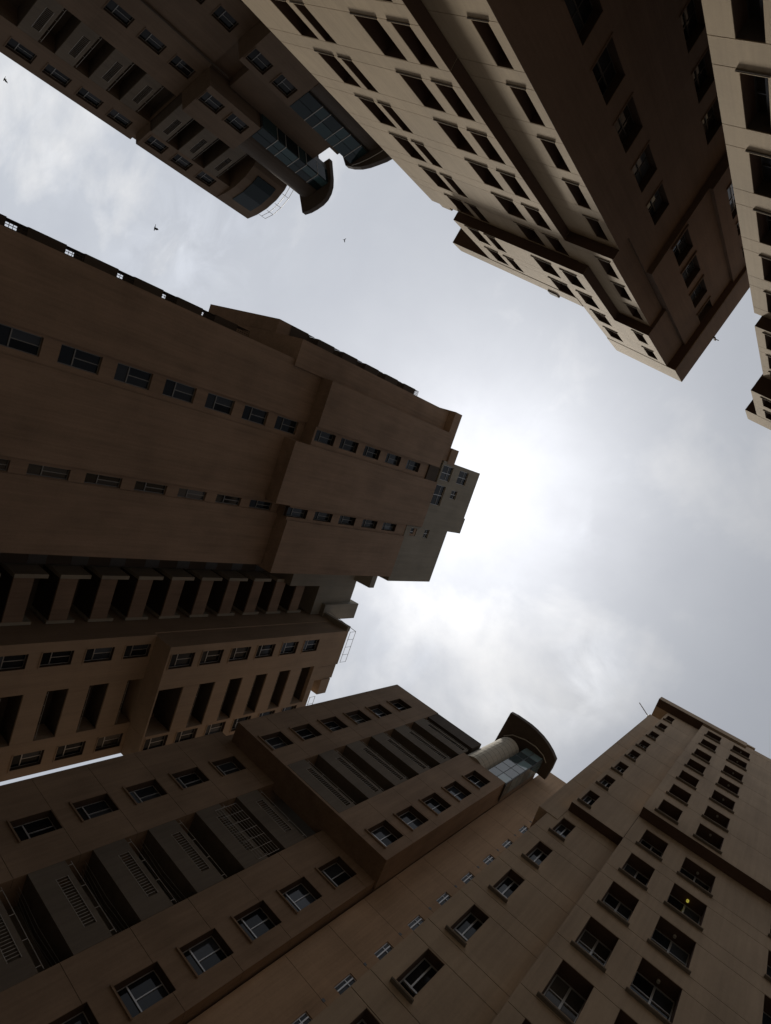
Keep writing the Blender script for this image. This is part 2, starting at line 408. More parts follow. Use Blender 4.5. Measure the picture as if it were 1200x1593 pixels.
# ================================================================== tower B: lit beige tower, top right
B = Bld('residential_tower', 38.1, (-18.4, -8.9), 'tall beige tower at top right with sunlit front and dark side')
def build_B():
    D = 22.0
    J = []
    for k in range(-1, 9): J += [18.0 + 3*k - .86 + 0.0, 18.0 + 3*k]
    J = sorted(j for j in J if 8 < j < 29.6)
    H = steps(15.03 - 6, 3.0, 8)                   # window sills 9.03, 12.03 ... 30.03
    # main front, below the cantilever
    Fm = Face(B, 'b', -8.9, +1)
    hs = [h for h in H if h < 32]
    wc = []
    for us in ((-22.0, -20.65), (-19.95, -18.95), (-27.6, -26.3), (-25.85, -25.05)):
        wc += column(Fm, us, hs, 2.08)
    facade(Fm, -30.4, -18.4, -1.6, 32.25, [w for w in wc if w[3] < 32.25], sorted(J + [29.15, 30.0]), BEIGE, t=.7)
    glaze(Fm, [w for w in wc if w[3] < 32.25], d=.6, style='two', sill=.035, frame_mat=DFRAME, sill_t=.055)
    B.box('inner_wall', -30.4, -18.41, -9.61, -9.4-D, -1.6, 32.4, BSIDE)
    # left strip set back
    Fl = Face(B, 'b', -9.4, +1)
    wl = column(Fl, (-31.0, -30.55), [h for h in H], 2.05)
    # notch back wall
    B.box('inner_wall', -18.41, -15.81, -10.11, -9.4-D, -1.6, 29.74, BSIDE)
    # right strip
    Fs = Face(B, 'b', -9.4, +1)
    ws = column(Fs, (-16.5, -15.75), [h for h in H if h < 29], 2.08)
    ws = [w for w in ws if w[3] < 29.6]
    facade(Fs, -18.4, -15.3, -1.6, 29.75, ws, J, BEIGE, t=.7)
    glaze(Fs, ws, d=.6, style='one', sill=.035, frame_mat=DFRAME, sill_t=.055)
    # strip left of the main front
    wl = [w for w in wl if w[3] < 33]
    facade(Fl, -31.35, -30.4, -1.6, 34.5, wl, J, BEIGE, t=.7)
    glaze(Fl, wl, d=.6, style='one', sill=.035, frame_mat=DFRAME, sill_t=.055)
    B.box('inner_wall', -31.35, -30.41, -10.1, -9.4-D, -1.6, 34.5, BSIDE)
    # P2: front at main plane, from 29.75 up, between X box and the side
    Fp = Face(B, 'b', -8.88, +1)
    wp = [(-16.55, -15.75, z, z+2.1) for z in (30.35, 33.4, 36.5)]
    facade(Fp, -18.39, -15.42, 29.75, 39.25, wp, [30.2, 32.6, 33.3, 35.6, 36.4, 38.7], BEIGE, t=.7)
    glaze(Fp, wp, d=.6, style='one', sill=.035, frame_mat=DFRAME, sill_t=.055)
    B.box('inner_wall', -18.39, -15.43, -9.59, -10.12, 29.76, 45.55, BSIDE)
    B.box('inner_wall', -18.39, -15.82, -10.121, -9.4-D, 29.76, 45.55, BSIDE)
    # X: cantilevered left part
    Fx = Face(B, 'b', -8.34, +1)
    wx = []
    for us, zs in (((-19.6, -18.5), (33.05, 36.15, 39.25, 42.45)), ((-21.7, -20.3), (32.9, 35.9, 39.0)), ((-27.0, -25.9), (32.45, 35.4)), ((-25.35, -24.55), (32.5, 35.5))):
        for z in zs: wx.append((us[0], us[1], z, z+2.05))
    wxl = [w for w in wx if w[0] < -20.3 and w[3] < 38.2]
    facade(Fx, -28.0, -20.25, 32.3, 38.6, wxl, [34.9, 35.8, 37.9], BEIGE, t=.45)
    facade(Fx, -20.25, -17.72, 32.3, 45.6, [w for w in wx if w[0] > -20.2], [32.9, 35.1, 36.0, 38.2, 39.1, 41.4, 42.3, 44.6], BEIGE, t=.45)
    facade(Fx, -17.72, -15.2, 39.25, 45.6, [(-16.5, -15.75, 39.7, 41.7), (-16.55, -15.75, 43.0, 45.0)], [41.9, 42.8, 45.2], BEIGE, t=.45)
    glaze(Fx, wxl + [w for w in wx if w[0] > -20.2] + [(-16.5, -15.75, 39.7, 41.7), (-16.55, -15.75, 43.0, 45.0)], d=.36, style='two', sill=.035, frame_mat=DFRAME, sill_t=.055)
    B.box('inner_wall', -28.0, -20.26, -8.8, -8.8-D, 32.31, 38.6, BSIDE)
    B.box('inner_wall', -20.26, -17.73, -8.81, -8.8-D, 32.31, 45.6, BSIDE)
    B.box('inner_wall', -17.74, -15.21, -8.81, -10.14, 39.26, 45.59, BSIDE)
    for j0, j1 in ((-1.6, 17.1), (17.15, 29.7)):  # thin dark skins over the beige panel ends, shade painted in
        B.box('side_wall', -18.40, -18.385, -8.91, -9.395, j0, j1, SHADE_LINING)
    B.box('side_wall', -17.72, -17.705, -8.35, -8.875, 32.3, 39.2, SHADE_LINING)
    B.box('side_wall', -15.299, -15.285, -9.402, -10.118, -1.6, 29.74, BSIDE)  # corner skins carrying the side's shade in their colour
    B.box('side_wall', -15.419, -15.405, -8.882, -9.60, 29.76, 39.23, BSIDE)
    B.box('side_wall', -15.199, -15.185, -8.342, -10.13, 39.26, 45.58, BSIDE)
    B.box('side_wall', -14.499, -14.485, -8.335, -8.8-D, 45.61, 48.49, BSIDE)
    B.box('soffit', -18.39, -15.32, -8.885, -9.395, 29.735, 29.749, SHADE_LINING)  # thin dark sheets under the overhangs, their shade painted in
    B.box('soffit', -28.0, -17.73, -8.345, -8.895, 32.285, 32.299, SHADE_LINING)
    B.box('soffit', -17.715, -15.205, -8.345, -8.875, 39.235, 39.249, SHADE_LINING)
    B.box('soffit', -31.85, -28.02, -8.33, -12, 37.985, 37.999, SHADE_LINING)
    B.box('soffit', -15.19, -14.52, -8.33, -28, 45.585, 45.599, SHADE_LINING)
    # roof parapets
    B.box('parapet', -31.9, -20.26, -8.32, -8.8-D, 38.0, 39.4, BEIGE)
    B.box('parapet', -20.3, -14.5, -8.32, -8.8-D, 45.6, 48.5, BEIGE)
    B.box('roof_block', -20.28, -17.0, -8.6, -14, 39.4, 45.62, BSIDE)
    B.box('vent_box', -23.2, -22.4, -8.25, -8.9, 39.2, 39.75, DARKP)
    m = MB(); m.box(-14.48, -14.35, -12.0, -12.1, 48.3, 48.9); m.box(-14.48, -14.1, -12.02, -12.07, 48.6, 48.66)
    B.part('vent_pipe', m, DARKP)
    # dark side (faces +a)
    Fd = Face(B, 'a', -15.3, +1)
    z0s = steps(12.45, 3.13, 7)
    wd = []
    for us in ((-12.85, -11.65), (-17.1, -15.9)):
        for z in z0s: wd.append((us[0], us[1], z-1.7+.02, z+.35))
    wd = [w for w in wd if w[3] < 33.4]
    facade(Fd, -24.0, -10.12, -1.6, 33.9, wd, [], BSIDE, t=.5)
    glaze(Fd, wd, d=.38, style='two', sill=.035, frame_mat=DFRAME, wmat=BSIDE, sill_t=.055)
    B.box('inner_wall', -15.815, -17.9, -10.13, -24.0, 29.75, 33.9, BSIDE)
    B.box('inner_wall', -15.44, -17.9, -9.6, -10.13, 29.7, 45.58, BSIDE)
    Fu = Face(B, 'a', -14.97, +1)
    wu = [(-13.15, -11.85, z, z+2.35) for z in (34.2, 37.3, 40.55, 43.9)]
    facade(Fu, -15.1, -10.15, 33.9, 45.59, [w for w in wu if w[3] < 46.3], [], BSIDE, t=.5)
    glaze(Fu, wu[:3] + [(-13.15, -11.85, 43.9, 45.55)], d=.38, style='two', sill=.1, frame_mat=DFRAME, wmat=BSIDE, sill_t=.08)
    B.box('inner_wall', -15.48, -17.0, -10.16, -15.1, 33.91, 45.58, BSIDE)
    Fv = Face(B, 'a', -14.75, +1)
    wv = [(-17.3, -16.3, 42.9+.0, 44.4), (-17.2, -16.2, 39.6, 41.2), (-17.2, -16.0, 35.4, 38.8)]
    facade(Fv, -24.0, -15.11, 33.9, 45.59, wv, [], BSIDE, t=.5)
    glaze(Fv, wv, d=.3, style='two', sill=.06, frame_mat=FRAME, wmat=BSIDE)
    B.box('inner_wall', -15.26, -17.0, -15.12, -24.0, 33.91, 45.58, BSIDE)
build_B()

# ================================================================== tower F: beige tower at the right edge
Ft = Bld('residential_tower', 38.1, (-8.0, -8.9), 'sunlit beige tower cut off by the right edge, one column of dark windows showing')
def build_F():
    D = 20
    J = []
    for z in (7.5, 10.45): J += [z, z-.85]
    for z in (13.48, 16.51, 19.53, 22.57, 25.61, 28.75): J += [z, z+.88]
    J = sorted(J)
    Fm = Face(Ft, 'b', -8.9, +1)
    sills = [8.4, 11.4, 14.43, 17.45, 20.47, 23.55, 26.65]
    tops = [10.45, 13.48, 16.51, 19.53, 22.57, 25.55, 28.75]
    w = [(-7.36, -6.7, a, b) for a, b in zip(sills, tops)] + [(-5.6, -4.9, a, b) for a, b in zip(sills, tops)]
    facade(Fm, -8.0, 6.0, -1.6, 29.5, w, [j for j in J if j < 29.3], BEIGE, t=.5)
    glaze(Fm, w, d=.4, style='two', sill=.035, frame_mat=DFRAME, sill_t=.055)
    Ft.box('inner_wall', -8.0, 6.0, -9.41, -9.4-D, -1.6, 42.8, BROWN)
    F2 = Face(Ft, 'b', -8.42, +1)
    w2 = [(-7.25, -6.5, z, z+2.1) for z in (29.9, 32.95, 36.0)]
    w2 = [w2[0], w2[1]]
    facade(F2, -7.66, 6.0, 29.5, 37.15, w2 + [(-7.25, -6.5, 35.6, 37.0)], [32.1, 32.8, 35.1, 35.9], BEIGE, t=.5)
    glaze(F2, w2 + [(-7.25, -6.5, 35.6, 37.0)], d=.4, style='two', sill=.035, frame_mat=DFRAME, sill_t=.055)
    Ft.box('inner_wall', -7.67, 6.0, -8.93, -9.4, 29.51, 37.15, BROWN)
    F3 = Face(Ft, 'b', -7.54, +1)
    w3 = [(-7.2, -6.4, 37.6, 39.5), (-7.2, -6.4, 40.5, 42.4)]
    facade(F3, -7.78, 6.0, 37.15, 42.9, w3, [39.8, 40.4], BEIGE, t=.45)
    glaze(F3, w3, d=.36, style='two', sill=.035, frame_mat=DFRAME, sill_t=.055)
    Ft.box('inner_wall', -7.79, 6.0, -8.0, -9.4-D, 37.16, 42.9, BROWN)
    Ft.box('soffit', -7.655, 6.0, -8.425, -8.895, 29.485, 29.499, SHADE_LINING)  # dark sheets below each step, overhang shade put into the colour
    Ft.box('soffit', -7.775, 6.0, -7.545, -8.415, 37.135, 37.149, SHADE_LINING)
    Ft.box('soffit', -8.54, -7.79, -7.54, -20, 42.885, 42.899, SHADE_LINING)
    Ft.box('parapet', -8.55, 6.0, -7.53, -9.4-D, 42.9, 45.4, BEIGE)
build_F()

# ================================================================== tower E: lower right
E = Bld('residential_tower', 26.0, (-1.64, 12.3), 'taupe tower at lower right with two columns of large dark openings')
def build_E():
    D = 20
    # main front
    Fm = Face(E, 'b', 12.3, -1)
    tops1 = [12.6, 15.45, 18.33, 21.12, 24.0, 26.87, 29.75]
    w = [(-1.13, -.17, z-1.95, z) for z in tops1] + [(.58, 1.8, z-1.95, z+.02) for z in tops1[:-1]] + [(.58, 1.8, 27.7, 29.65)]
    w += [(3.9, 5.1, z-1.95, z) for z in tops1]
    w = [q for q in w if Fm.vis((q[0]+q[1])/2, q[2], 160)]
    J = sorted([z+.0 for z in (12.55, 15.42, 18.3, 21.1, 23.97, 26.85)] + [z+.85 for z in (12.55, 15.42, 18.3, 21.1, 23.97, 26.85)])
    facade(Fm, -1.65, 16.0, -1.6, 30.5, w, J, EPL, t=.75)
    for q in w: window(Fm, *q, d=.5, style='two', sill=.12, wmat=EPL, sill_t=.055)
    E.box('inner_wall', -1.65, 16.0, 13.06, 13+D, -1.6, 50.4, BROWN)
    # lamps on the soffits of the second column
    for z in (15.45, 18.33, 21.12, 24.0, 26.87, 29.6):
        lit = abs(z - 26.87) < .1
        me = MB()
        n = 12
        me.prism([(1.2 + .05*math.cos(i*2*math.pi/n), 12.58 + .05*math.sin(i*2*math.pi/n)) for i in range(n)], z-.10, z-.005)
        E.part('ceiling_lamp', me, LAMPON if lit else LAMPOFF, label='lit yellow ceiling lamp' if lit else None)
    # upper projecting box
    Fu = Face(E, 'b', 11.8, -1)
    t1 = [32.83, 35.64, 38.52, 41.37, 44.18, 47.19, 50.0]
    w = [(-1.17, -.25, z-1.9, z) for z in t1] + [(.55, 1.62, z-2.0, z-.08) for z in t1]
    J2 = [33.7, 36.5, 39.35, 42.2, 45.1, 48.0]
    facade(Fu, -1.66, 16.0, 30.5, 50.55, w, J2, EPL, t=.7)
    for q in w: window(Fu, *q, d=.55, style='one', sill=.12, wmat=EPL, sill_t=.055, frame_mat=DFRAME)
    for z in t1:
        me = MB(); n = 10
        me.prism([(1.1 + .05*math.cos(i*2*math.pi/n), 12.02 + .05*math.sin(i*2*math.pi/n)) for i in range(n)], z-.17, z-.085)
        E.part('ceiling_lamp', me, LAMPOFF)
    E.box('inner_wall', -1.66, 16.0, 12.51, 13.0, 30.51, 50.5, BROWN)
    # left part, lower plane
    Fl = Face(E, 'b', 12.75, -1)
    tl = [9.6, 12.45, 15.3, 18.12, 21.02, 23.87, 26.75]
    w = [(-3.92, -3.35, z-1.75, z) for z in tl]
    w = [q for q in w if Fl.vis((q[0]+q[1])/2, q[2], 160)]
    Jl = sorted([z+.05 for z in tl] + [z+.85 for z in tl[:-1]])
    facade(Fl, -4.5, -1.6, -1.6, 27.6, w, Jl, EPL, t=.6)
    for q in w: window(Fl, *q, d=.3, style='tri', sill=.12, wmat=EPL, sill_t=.055)
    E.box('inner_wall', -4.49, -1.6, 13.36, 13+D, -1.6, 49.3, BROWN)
    # left part, upper plane
    Fk = Face(E, 'b', 12.32, -1)
    tu = [32.82, 35.66, 38.64, 41.4, 44.3, 47.28, 50.2]
    tu = [29.9] + tu
    w = [(-3.86, -3.36, z-1.8, z) for z in tu]
    facade(Fk, -4.02, -1.67, 27.6, 50.9, w, [30.7, 33.6, 36.4, 39.3, 42.2, 45.1, 48.0], EPL, t=.6)
    for q in w: window(Fk, *q, d=.3, style='tri', sill=.12, wmat=EPL, sill_t=.055)
    E.box('inner_wall', -4.01, -1.67, 12.93, 13.4, 27.61, 50.85, BROWN)
    facade(Face(E, 'b', 12.72, -1), -4.9, -4.03, 26.2, 49.4, [], [30.7, 33.6, 36.4, 39.3, 42.2, 45.1], EPL, t=.6)
    E.box('inner_wall', -4.89, -4.0, 13.33, 13+D, 26.21, 49.4, BROWN)
    E.box('soffit', -1.655, 16.0, 11.805, 12.295, 30.485, 30.499, SHADE_LINING)  # overhang undersides as dark sheets with painted shade
    E.box('soffit', -4.015, -1.675, 12.325, 12.745, 27.585, 27.599, SHADE_LINING)
    E.box('soffit', -4.93, -1.67, 11.69, 12.31, 50.905, 50.919, SHADE_LINING)
    # roof slab
    E.box('roof_slab', -4.95, 1.25, 11.68, 14+D, 50.92, 51.9, EPL)
    E.box('parapet', 1.26, 16.0, 11.79, 14+D, 50.56, 51.5, EPL)
    E.box('parapet', 1.26, 1.8, 11.70, 14+D, 51.5, 51.8, EPL)
    m = MB().bar((-5.0, 12.9, 49.4), (-5.9, 12.4, 49.6), .035); m.bar((-5.0, 12.9, 49.2), (-5.0, 12.9, 49.6), .03)
    E.part('drain_pipe', m, FRAME)
build_E()

# ================================================================== tower D: bottom
Dt = Bld('residential_tower', 25.8, (-11.8, 23.9), 'brown tower at the bottom with barred balconies and curved canopy over one glass bay')
def canopy(B, outer, inner, h0, h1, mat, name='roof_canopy'):
    m = MB().prism(outer + inner[::-1], h0, h1); return B.part(name, m, mat)
def build_D():
    DD = 20
    Fl = Face(Dt, 'b', 23.9, -1)
    zl = steps(14.72, 2.99, 5)
    zl = [z for z in steps(14.72-9, 2.99, 8) if z < 28]
    bot = [(-24.05, -22.65, z, z+2.0) for z in zl]
    zr = [z for z in steps(14.9-6, 3.0, 8) if z < 28]
    bot += [(-14.2, -12.72, z, z+2.0) for z in zr]
    bot = [q for q in bot if Fl.vis((q[0]+q[1])/2, q[2]+1, 160)]
    hole = (-20.75, -16.15, 8.0, 29.49)
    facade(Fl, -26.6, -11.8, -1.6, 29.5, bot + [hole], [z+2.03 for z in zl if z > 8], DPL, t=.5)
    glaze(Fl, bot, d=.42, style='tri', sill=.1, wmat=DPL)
    Dt.box('inner_wall', -26.6, -20.75, 24.41, 24.4+DD, -1.6, 45, DPL)
    Dt.box('inner_wall', -16.15, -11.8, 24.41, 24.4+DD, -1.6, 45.9, DPL)
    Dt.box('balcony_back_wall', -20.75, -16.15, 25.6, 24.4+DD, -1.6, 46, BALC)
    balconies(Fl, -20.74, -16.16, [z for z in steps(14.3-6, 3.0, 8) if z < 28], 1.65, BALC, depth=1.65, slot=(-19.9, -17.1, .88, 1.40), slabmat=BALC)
    # clothes lines strung in the nearest balconies
    for z in (8.3, 11.3, 14.3, 17.3):
        for k in range(4):
            dd = .5 + .22*k; sag = .04*((k*7) % 3)
            m = MB(); m.bar(Fl.pt(-20.7, dd, z+2.75), Fl.pt(-18.4, dd, z+2.66-sag), .009); m.bar(Fl.pt(-18.4, dd, z+2.66-sag), Fl.pt(-16.2, dd, z+2.75), .009)
            Dt.part('clothes_line', m, GFRAME)
    # security grille over one opening
    g = MB()
    for i in range(9):
        z = 24.35 + 1.55*i/8; g.bar(Fl.pt(-20.3, -.02, z), Fl.pt(-16.3, -.02, z), .012)
    for i in range(7):
        u = -20.3 + 4.0*i/6; g.bar(Fl.pt(u, -.04, 24.35), Fl.pt(u, -.04, 25.9), .012)
    Dt.part('security_grille', g, RAIL)
    # upper projecting body
    Fu = Face(Dt, 'b', 22.4, -1)
    zu = [29.8+.0, 32.8, 35.9, 39.0, 42.0, 45.2]
    w = [(-23.55, -22.05, z, z+2.05) for z in zu]
    zr = [30.2, 33.2, 36.3, 39.4, 42.6]
    w2 = [(-13.85, -12.35, z, z+2.05) for z in zr]
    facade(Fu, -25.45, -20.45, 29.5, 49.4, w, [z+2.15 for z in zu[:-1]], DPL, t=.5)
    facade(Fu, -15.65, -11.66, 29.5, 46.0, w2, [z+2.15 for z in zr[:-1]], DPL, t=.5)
    glaze(Fu, w + w2, d=.42, style='tri', sill=.1, wmat=DPL)
    Dt.box('inner_wall', -25.45, -20.45, 22.91, 24.37, 29.51, 49.39, DPL)
    Dt.box('inner_wall', -15.65, -11.66, 22.91, 24.37, 29.51, 46.0, DPL)
    Dt.box('inner_wall', -25.4, -15.66, 24.6, 24.4+DD, 45.5, 49.3, DARKP)
    Dt.box('balcony_floor_slab', -20.45, -15.65, 22.41, 24.4, 29.51, 29.7, DPL)
    balconies(Fu, -20.44, -15.66, [z for z in (29.71, 32.75, 35.8, 38.95, 42.1, 45.2)], 1.6, BALC, depth=1.9, slot=(-19.6, -15.9, .95, 1.42), slabmat=BALC)
    Dt.box('parapet', -20.45, -15.66, 22.42, 24.6, 47.6, 49.35, DARKP)
    # wall to the right, with a column of small windows
    Fw = Face(Dt, 'b', 24.5, -1)
    zw = steps(31.0 - 12, 3.12, 12)
    zw = [z for z in steps(23.3-3.12*2, 3.12, 13) if z < 55]
    ws = [(-9.18, -8.72, z, z+1.25) for z in zw]
    ws = [q for q in ws if Fw.vis(-9, q[2], 60)]
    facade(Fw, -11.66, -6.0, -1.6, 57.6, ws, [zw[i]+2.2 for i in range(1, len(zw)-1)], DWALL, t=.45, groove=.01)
    glaze(Fw, ws, d=.06, style='two', sill=0)
    for z in zw:
        if Fw.vis(-8.9, z-.9, 60):
            Dt.box('vent_hole', -9.12, -8.96, 24.485, 24.6, z-.95, z-.8, DFRAME)
    Dt.box('inner_wall', -11.6, -6.0, 25.01, 24.4+DD, -1.6, 57.5, DWALL)
    # glass bay above the right wall
    gb = MB().box(-13.3, -11.62, 22.5, 23.9, 46.01, 54.4); Dt.part('glass_bay_core', gb, DFRAME)
    hs = [46.05, 47.35, 48.9, 50.1, 51.7, 52.9, 54.35]
    ua = [-13.32, -12.46, -11.6]
    for i in range(len(hs)-1):
        for k in range(2):
            m = MB().box(ua[k]+.03, ua[k+1]-.03, 22.44, 22.49, hs[i]+.03, hs[i+1]-.03); Dt.part('glass_panel', m, TEALB)
        m = MB().box(-11.61, -11.56, 22.52, 23.75, hs[i]+.03, hs[i+1]-.03); Dt.part('glass_panel', m, TEALB)
    m = MB()
    for z in hs[1:-1]: m.box(-13.32, -11.59, 22.43, 22.495, z-.035, z+.035)
    m.box(-12.49, -12.43, 22.43, 22.495, 46.01, 54.35); m.box(-11.615, -11.555, 22.44, 22.5, 46.01, 54.4)
    m.box(-11.6, -11.5, 22.5, 24.0, 45.9, 46.02)
    Dt.part('mullion', m, DFRAME)
    # tiled half cylinder beside it
    pts = []
    for i in range(17):
        a = math.pi*(1.0 + i/16.0) ; pts.append((-14.6 + 1.28*math.cos(a), 23.75 + 1.55*math.sin(a)))
    cyl = Dt.part('curved_wall', MB().prism(pts, 46.01, 53.6), TILE)
    for k in range(9):
        zz_ = 46.6 + k*.8
        rp = [(-14.6 + 1.285*math.cos(math.pi*(1+i/16)), 23.75 + 1.555*math.sin(math.pi*(1+i/16))) for i in range(17)]
        Dt.part('tile_joint', MB().prism(rp, zz_, zz_+.02), DARKP)
    Dt.box('roof_block', -16.3, -11.7, 23.9, 30, 46.0, 54.4, DPL)
    outer = [(-15.94,20.48), (-15.3,20.42), (-14.56,20.44), (-13.85,20.48), (-13.17,20.6), (-12.45,20.8), (-11.8,21.08), (-11.2,21.45), (-10.65,21.92), (-10.65,22.93), (-10.8,24.05)]
    inner = [(-16.26,23.8), (-15.25,23.9), (-13.6,23.9), (-12.23,23.9), (-11.8,23.95), (-11.4,24.0)]
    canopy(Dt, outer, inner, 54.45, 55.0, DARKP)
    rim = MB()
    ip = [(-15.6,22.7), (-14.9,22.15), (-13.7,21.85), (-12.6,21.85), (-11.7,22.15), (-11.25,22.6)]
    for i in range(len(ip)-1): rim.bar((ip[i][0], ip[i][1], 54.3), (ip[i+1][0], ip[i+1][1], 54.3), .06)
    Dt.part('canopy_rim', rim, GREYP)
build_D()

# ================================================================== tower C: left
C = Bld('residential_tower', 23.2, (-31.8, 11.6), 'largest dark brown tower, on the left, hiding the sun behind its rooftop')
def build_C():
    LOW, UP = -31.8, -30.6
    D = 18
    Fl = Face(C, 'a', LOW, +1)
    r1 = steps(14.3-9, 3.02, 9)
    w1 = [(.45, 1.42, z, z+2.15) for z in r1 if z+2.2 < 32 and Fl.vis(.9, z+1)]
    w2 = [(6.75, 7.35, z, z+2.15) for z in r1 if z+2.2 < 32 and Fl.vis(7, z+1)]
    facade(Fl, -3.65, .3, -1.6, 33.0, [], [], BROWN, t=.4)
    Fi = Face(C, 'a', LOW-.12, +1)
    facade(Fi, .301, 1.75, -1.6, 32.3, w1, [], BROWN, t=.4)
    facade(Fl, 1.751, 6.55, -1.6, 30.6, [], [], BROWN, t=.4)
    facade(Fi, 6.551, 7.4, -1.6, 32.3, w2, [], BROWN, t=.4)
    facade(Fl, 7.401, 11.6, -1.6, 32.3, [], [], BROWN, t=.4)
    glaze(Fi, w1, d=.16, style='tri', sill=0, wmat=BROWN, frame_mat=GFRAME); glaze(Fi, w2, d=.16, style='tri', sill=0, wmat=BROWN, frame_mat=GFRAME)
    C.box('inner_wall', LOW-.53, LOW-D, -3.64, 11.59, -1.6, 48, BROWN)
    # upper
    Fu = Face(C, 'a', UP, +1)
    Fv = Face(C, 'a', UP-.18, +1)
    facade(Fu, -3.2, .3, 32.3, 50.3, [], [], BROWN, t=.4)
    z1 = [32.5, 35.4, 38.5, 41.7, 45.0]
    wu1 = [(.5, 1.36, z, z+2.2) for z in z1]
    facade(Fv, .301, 1.75, 32.3, 48.6, wu1, [], BROWN, t=.4)
    facade(Fu, 1.751, 6.45, 30.6, 50.9, [], [], BROWN, t=.4)
    z2 = [31.6+.6, 35.2, 38.3, 41.5, 44.6]
    wu2 = [(6.62, 7.35, z, z+2.15) for z in z2]
    facade(Fv, 6.451, 7.6, 32.3, 50.9, wu2 + [(6.65, 7.3, 50.0-1.5, 50.0)], [], BROWN, t=.4)
    facade(Fu, 7.601, 11.8, 32.3, 48.4, [], [], BROWN, t=.4)
    glaze(Fv, wu1, d=.3, style='tri', sill=0, wmat=BROWN, frame_mat=GFRAME); glaze(Fv, wu2, d=.3, style='tri', sill=0, wmat=BROWN, frame_mat=GFRAME)
    C.box('inner_wall', UP-.41, LOW-.5, -3.2, .3, 32.31, 50.3, BROWN)
    C.box('inner_wall', UP-.59, LOW-.5, .301, 1.75, 32.31, 50.2, BROWN)
    C.box('inner_wall', UP-.41, LOW-.5, 1.751, 6.45, 30.61, 50.9, BROWN)
    C.box('inner_wall', UP-.59, LOW-.5, 6.451, 7.6, 32.31, 50.9, BROWN)
    C.box('inner_wall', UP-.41, LOW-.5, 7.601, 11.8, 32.31, 48.4, BROWN)
    C.box('window_recess', UP-.02, UP-.7, .301, 1.749, 48.61, 50.4, DARKP)
    # side body on the far left
    C.box('corner_wall', -31.65, LOW-D, -5.1, -3.21, 29.3, 50.3, BROWN)
    C.box('corner_wall', -34.6, -43.0, -6.1, -5.11, 29.3, 30.6, BROWN)
    C.box('corner_wall', -30.9, LOW-D, -5.3, -.5, 50.31, 51.6, BROWN)
    C.box('corner_wall', -30.7, LOW-D, -1.9, -.3, 51.61, 53.0, BROWN)
    # penthouse
    P = -30.72
    Fp = Face(C, 'a', P, +1)
    wp = [(-.1, 1.4, 51.2, 53.2), (1.95, 4.0, 51.0, 53.0), (-.1, 1.3, 54.6, 56.6), (2.1, 3.0, 54.4, 55.6)]
    facade(Fp, -.5, 4.75, 50.9, 59.0, wp, [], GREYP, t=.35)
    for q in wp: window(Fp, *q, d=.12, style='two', sill=0)
    C.box('inner_wall', P-.36, LOW-9, -.49, 4.75, 50.91, 59.0, GREYP)
    C.box('tank_room', P, LOW-9, 4.751, 6.5, 50.92, 59.3, GREYP)
    Fq = Face(C, 'a', P, +1)
    wq = [(6.7, 7.5, 49.3, 50.4), (6.65, 7.55, 51.9, 52.8)]
    facade(Fq, 6.501, 12.3, 48.4, 56.4, wq, [], GREYP, t=.35)
    for q in wq: window(Fq, *q, d=.12, style='two', sill=0)
    C.box('inner_wall', P-.36, LOW-9, 6.501, 12.3, 48.41, 56.4, GREYP)
    # side balconies on the far left face
    spots = [(-36.0, -37.4, -4.62, -3.6, z, 1.95) for z in steps(9.1, 3.0, 7)] + [(-34.6, -36.2, -6.1, -5.11, z, 1.9) for z in steps(32.4, 3.08, 6)]
    for a0, a1, b0, b1, top, ph in spots:
        bal = C.part('side_balcony', MB().box(a0, a1, b0, b1, top-ph, top), DARKP)
        m = MB(); up = 1.15
        low = top < 28
        nb = 24 if low else 7
        for k in range(nb):
            a = a0 - .05 + (a1-a0+.1)*k/(nb-1); m.bar((a, b0+.05, top), (a, b0+.05, top+(up if low else .7)), .02)
        for hh in ((.15, .3, .45, .6, .75, .9, up) if low else (.35, .7)): m.bar((a0-.05, b0+.05, top+hh), (a1+.05, b0+.05, top+hh), .018)
        m.bar((a0-.05, b0+.05, top+(up if low else .7)), (a0-.05, b1, top+(up if low else .7)), .018)
        up2 = up if low else .7
        for k in range(1, 7):
            bq = b0 + .05 + (b1-b0-.05)*k/7; m.bar((a0-.05, bq, top), (a0-.05, bq, top+up2), .018)
        for k in range(1, 6):
            m.bar((a0-.05, b0+.05, top+up2*k/6), (a0-.05, b1, top+up2*k/6), .016)
        C.part('railing', m, DARKP, bal)
    # recessed shaft with parapets
    SB = -41.0
    C.box('shaft_wall', SB-1.2, SB-4, 11.6, 19.75, -1.6, 55, BALC)
    C.box('shaft_wall', SB-.2, SB-1.19, 11.61, 15.75, -1.6, 50, DARKP)
    fl = steps(12.7, 3.03, 12)
    for z in fl:
        if z > 48: continue
        m = MB().box(-39.5, -39.65, 16.15, 19.35, z, z+1.3)
        bal = C.part('balcony', m, BROWN)
        C.part('slab', MB().box(-39.66, SB-1.2, 16.15, 19.35, z, z+.18), DARKP, bal)
        C.part('side_wall', MB().box(-39.51, SB-1.2, 15.85, 16.14, z+.0, z+2.2), TILE, bal)
        C.part('side_wall', MB().box(-39.51, SB-1.2, 19.36, 19.6, z-.1, z+1.9), TILE, bal)
        C.box('window_recess', SB-.18, SB-.3, 14.6, 15.72, z+1.35, z+2.6, DFRAME)
    C.box('shaft_parapet', -38.9, SB-1, 16.0, 19.6, 48.9, 51.2, GREYP)
    C.box('shaft_side', -38.6, SB-2, 14.4, 16.2, 44.0, 54.6, GREYP)
    C.box('shaft_head', -39.0, SB-2, 16.21, 19.1, 51.3, 55.2, GREYP)
    C.box('shaft_roof_slab', -36.3, SB-2, 13.2, 15.4, 54.0, 54.9, GREYP)
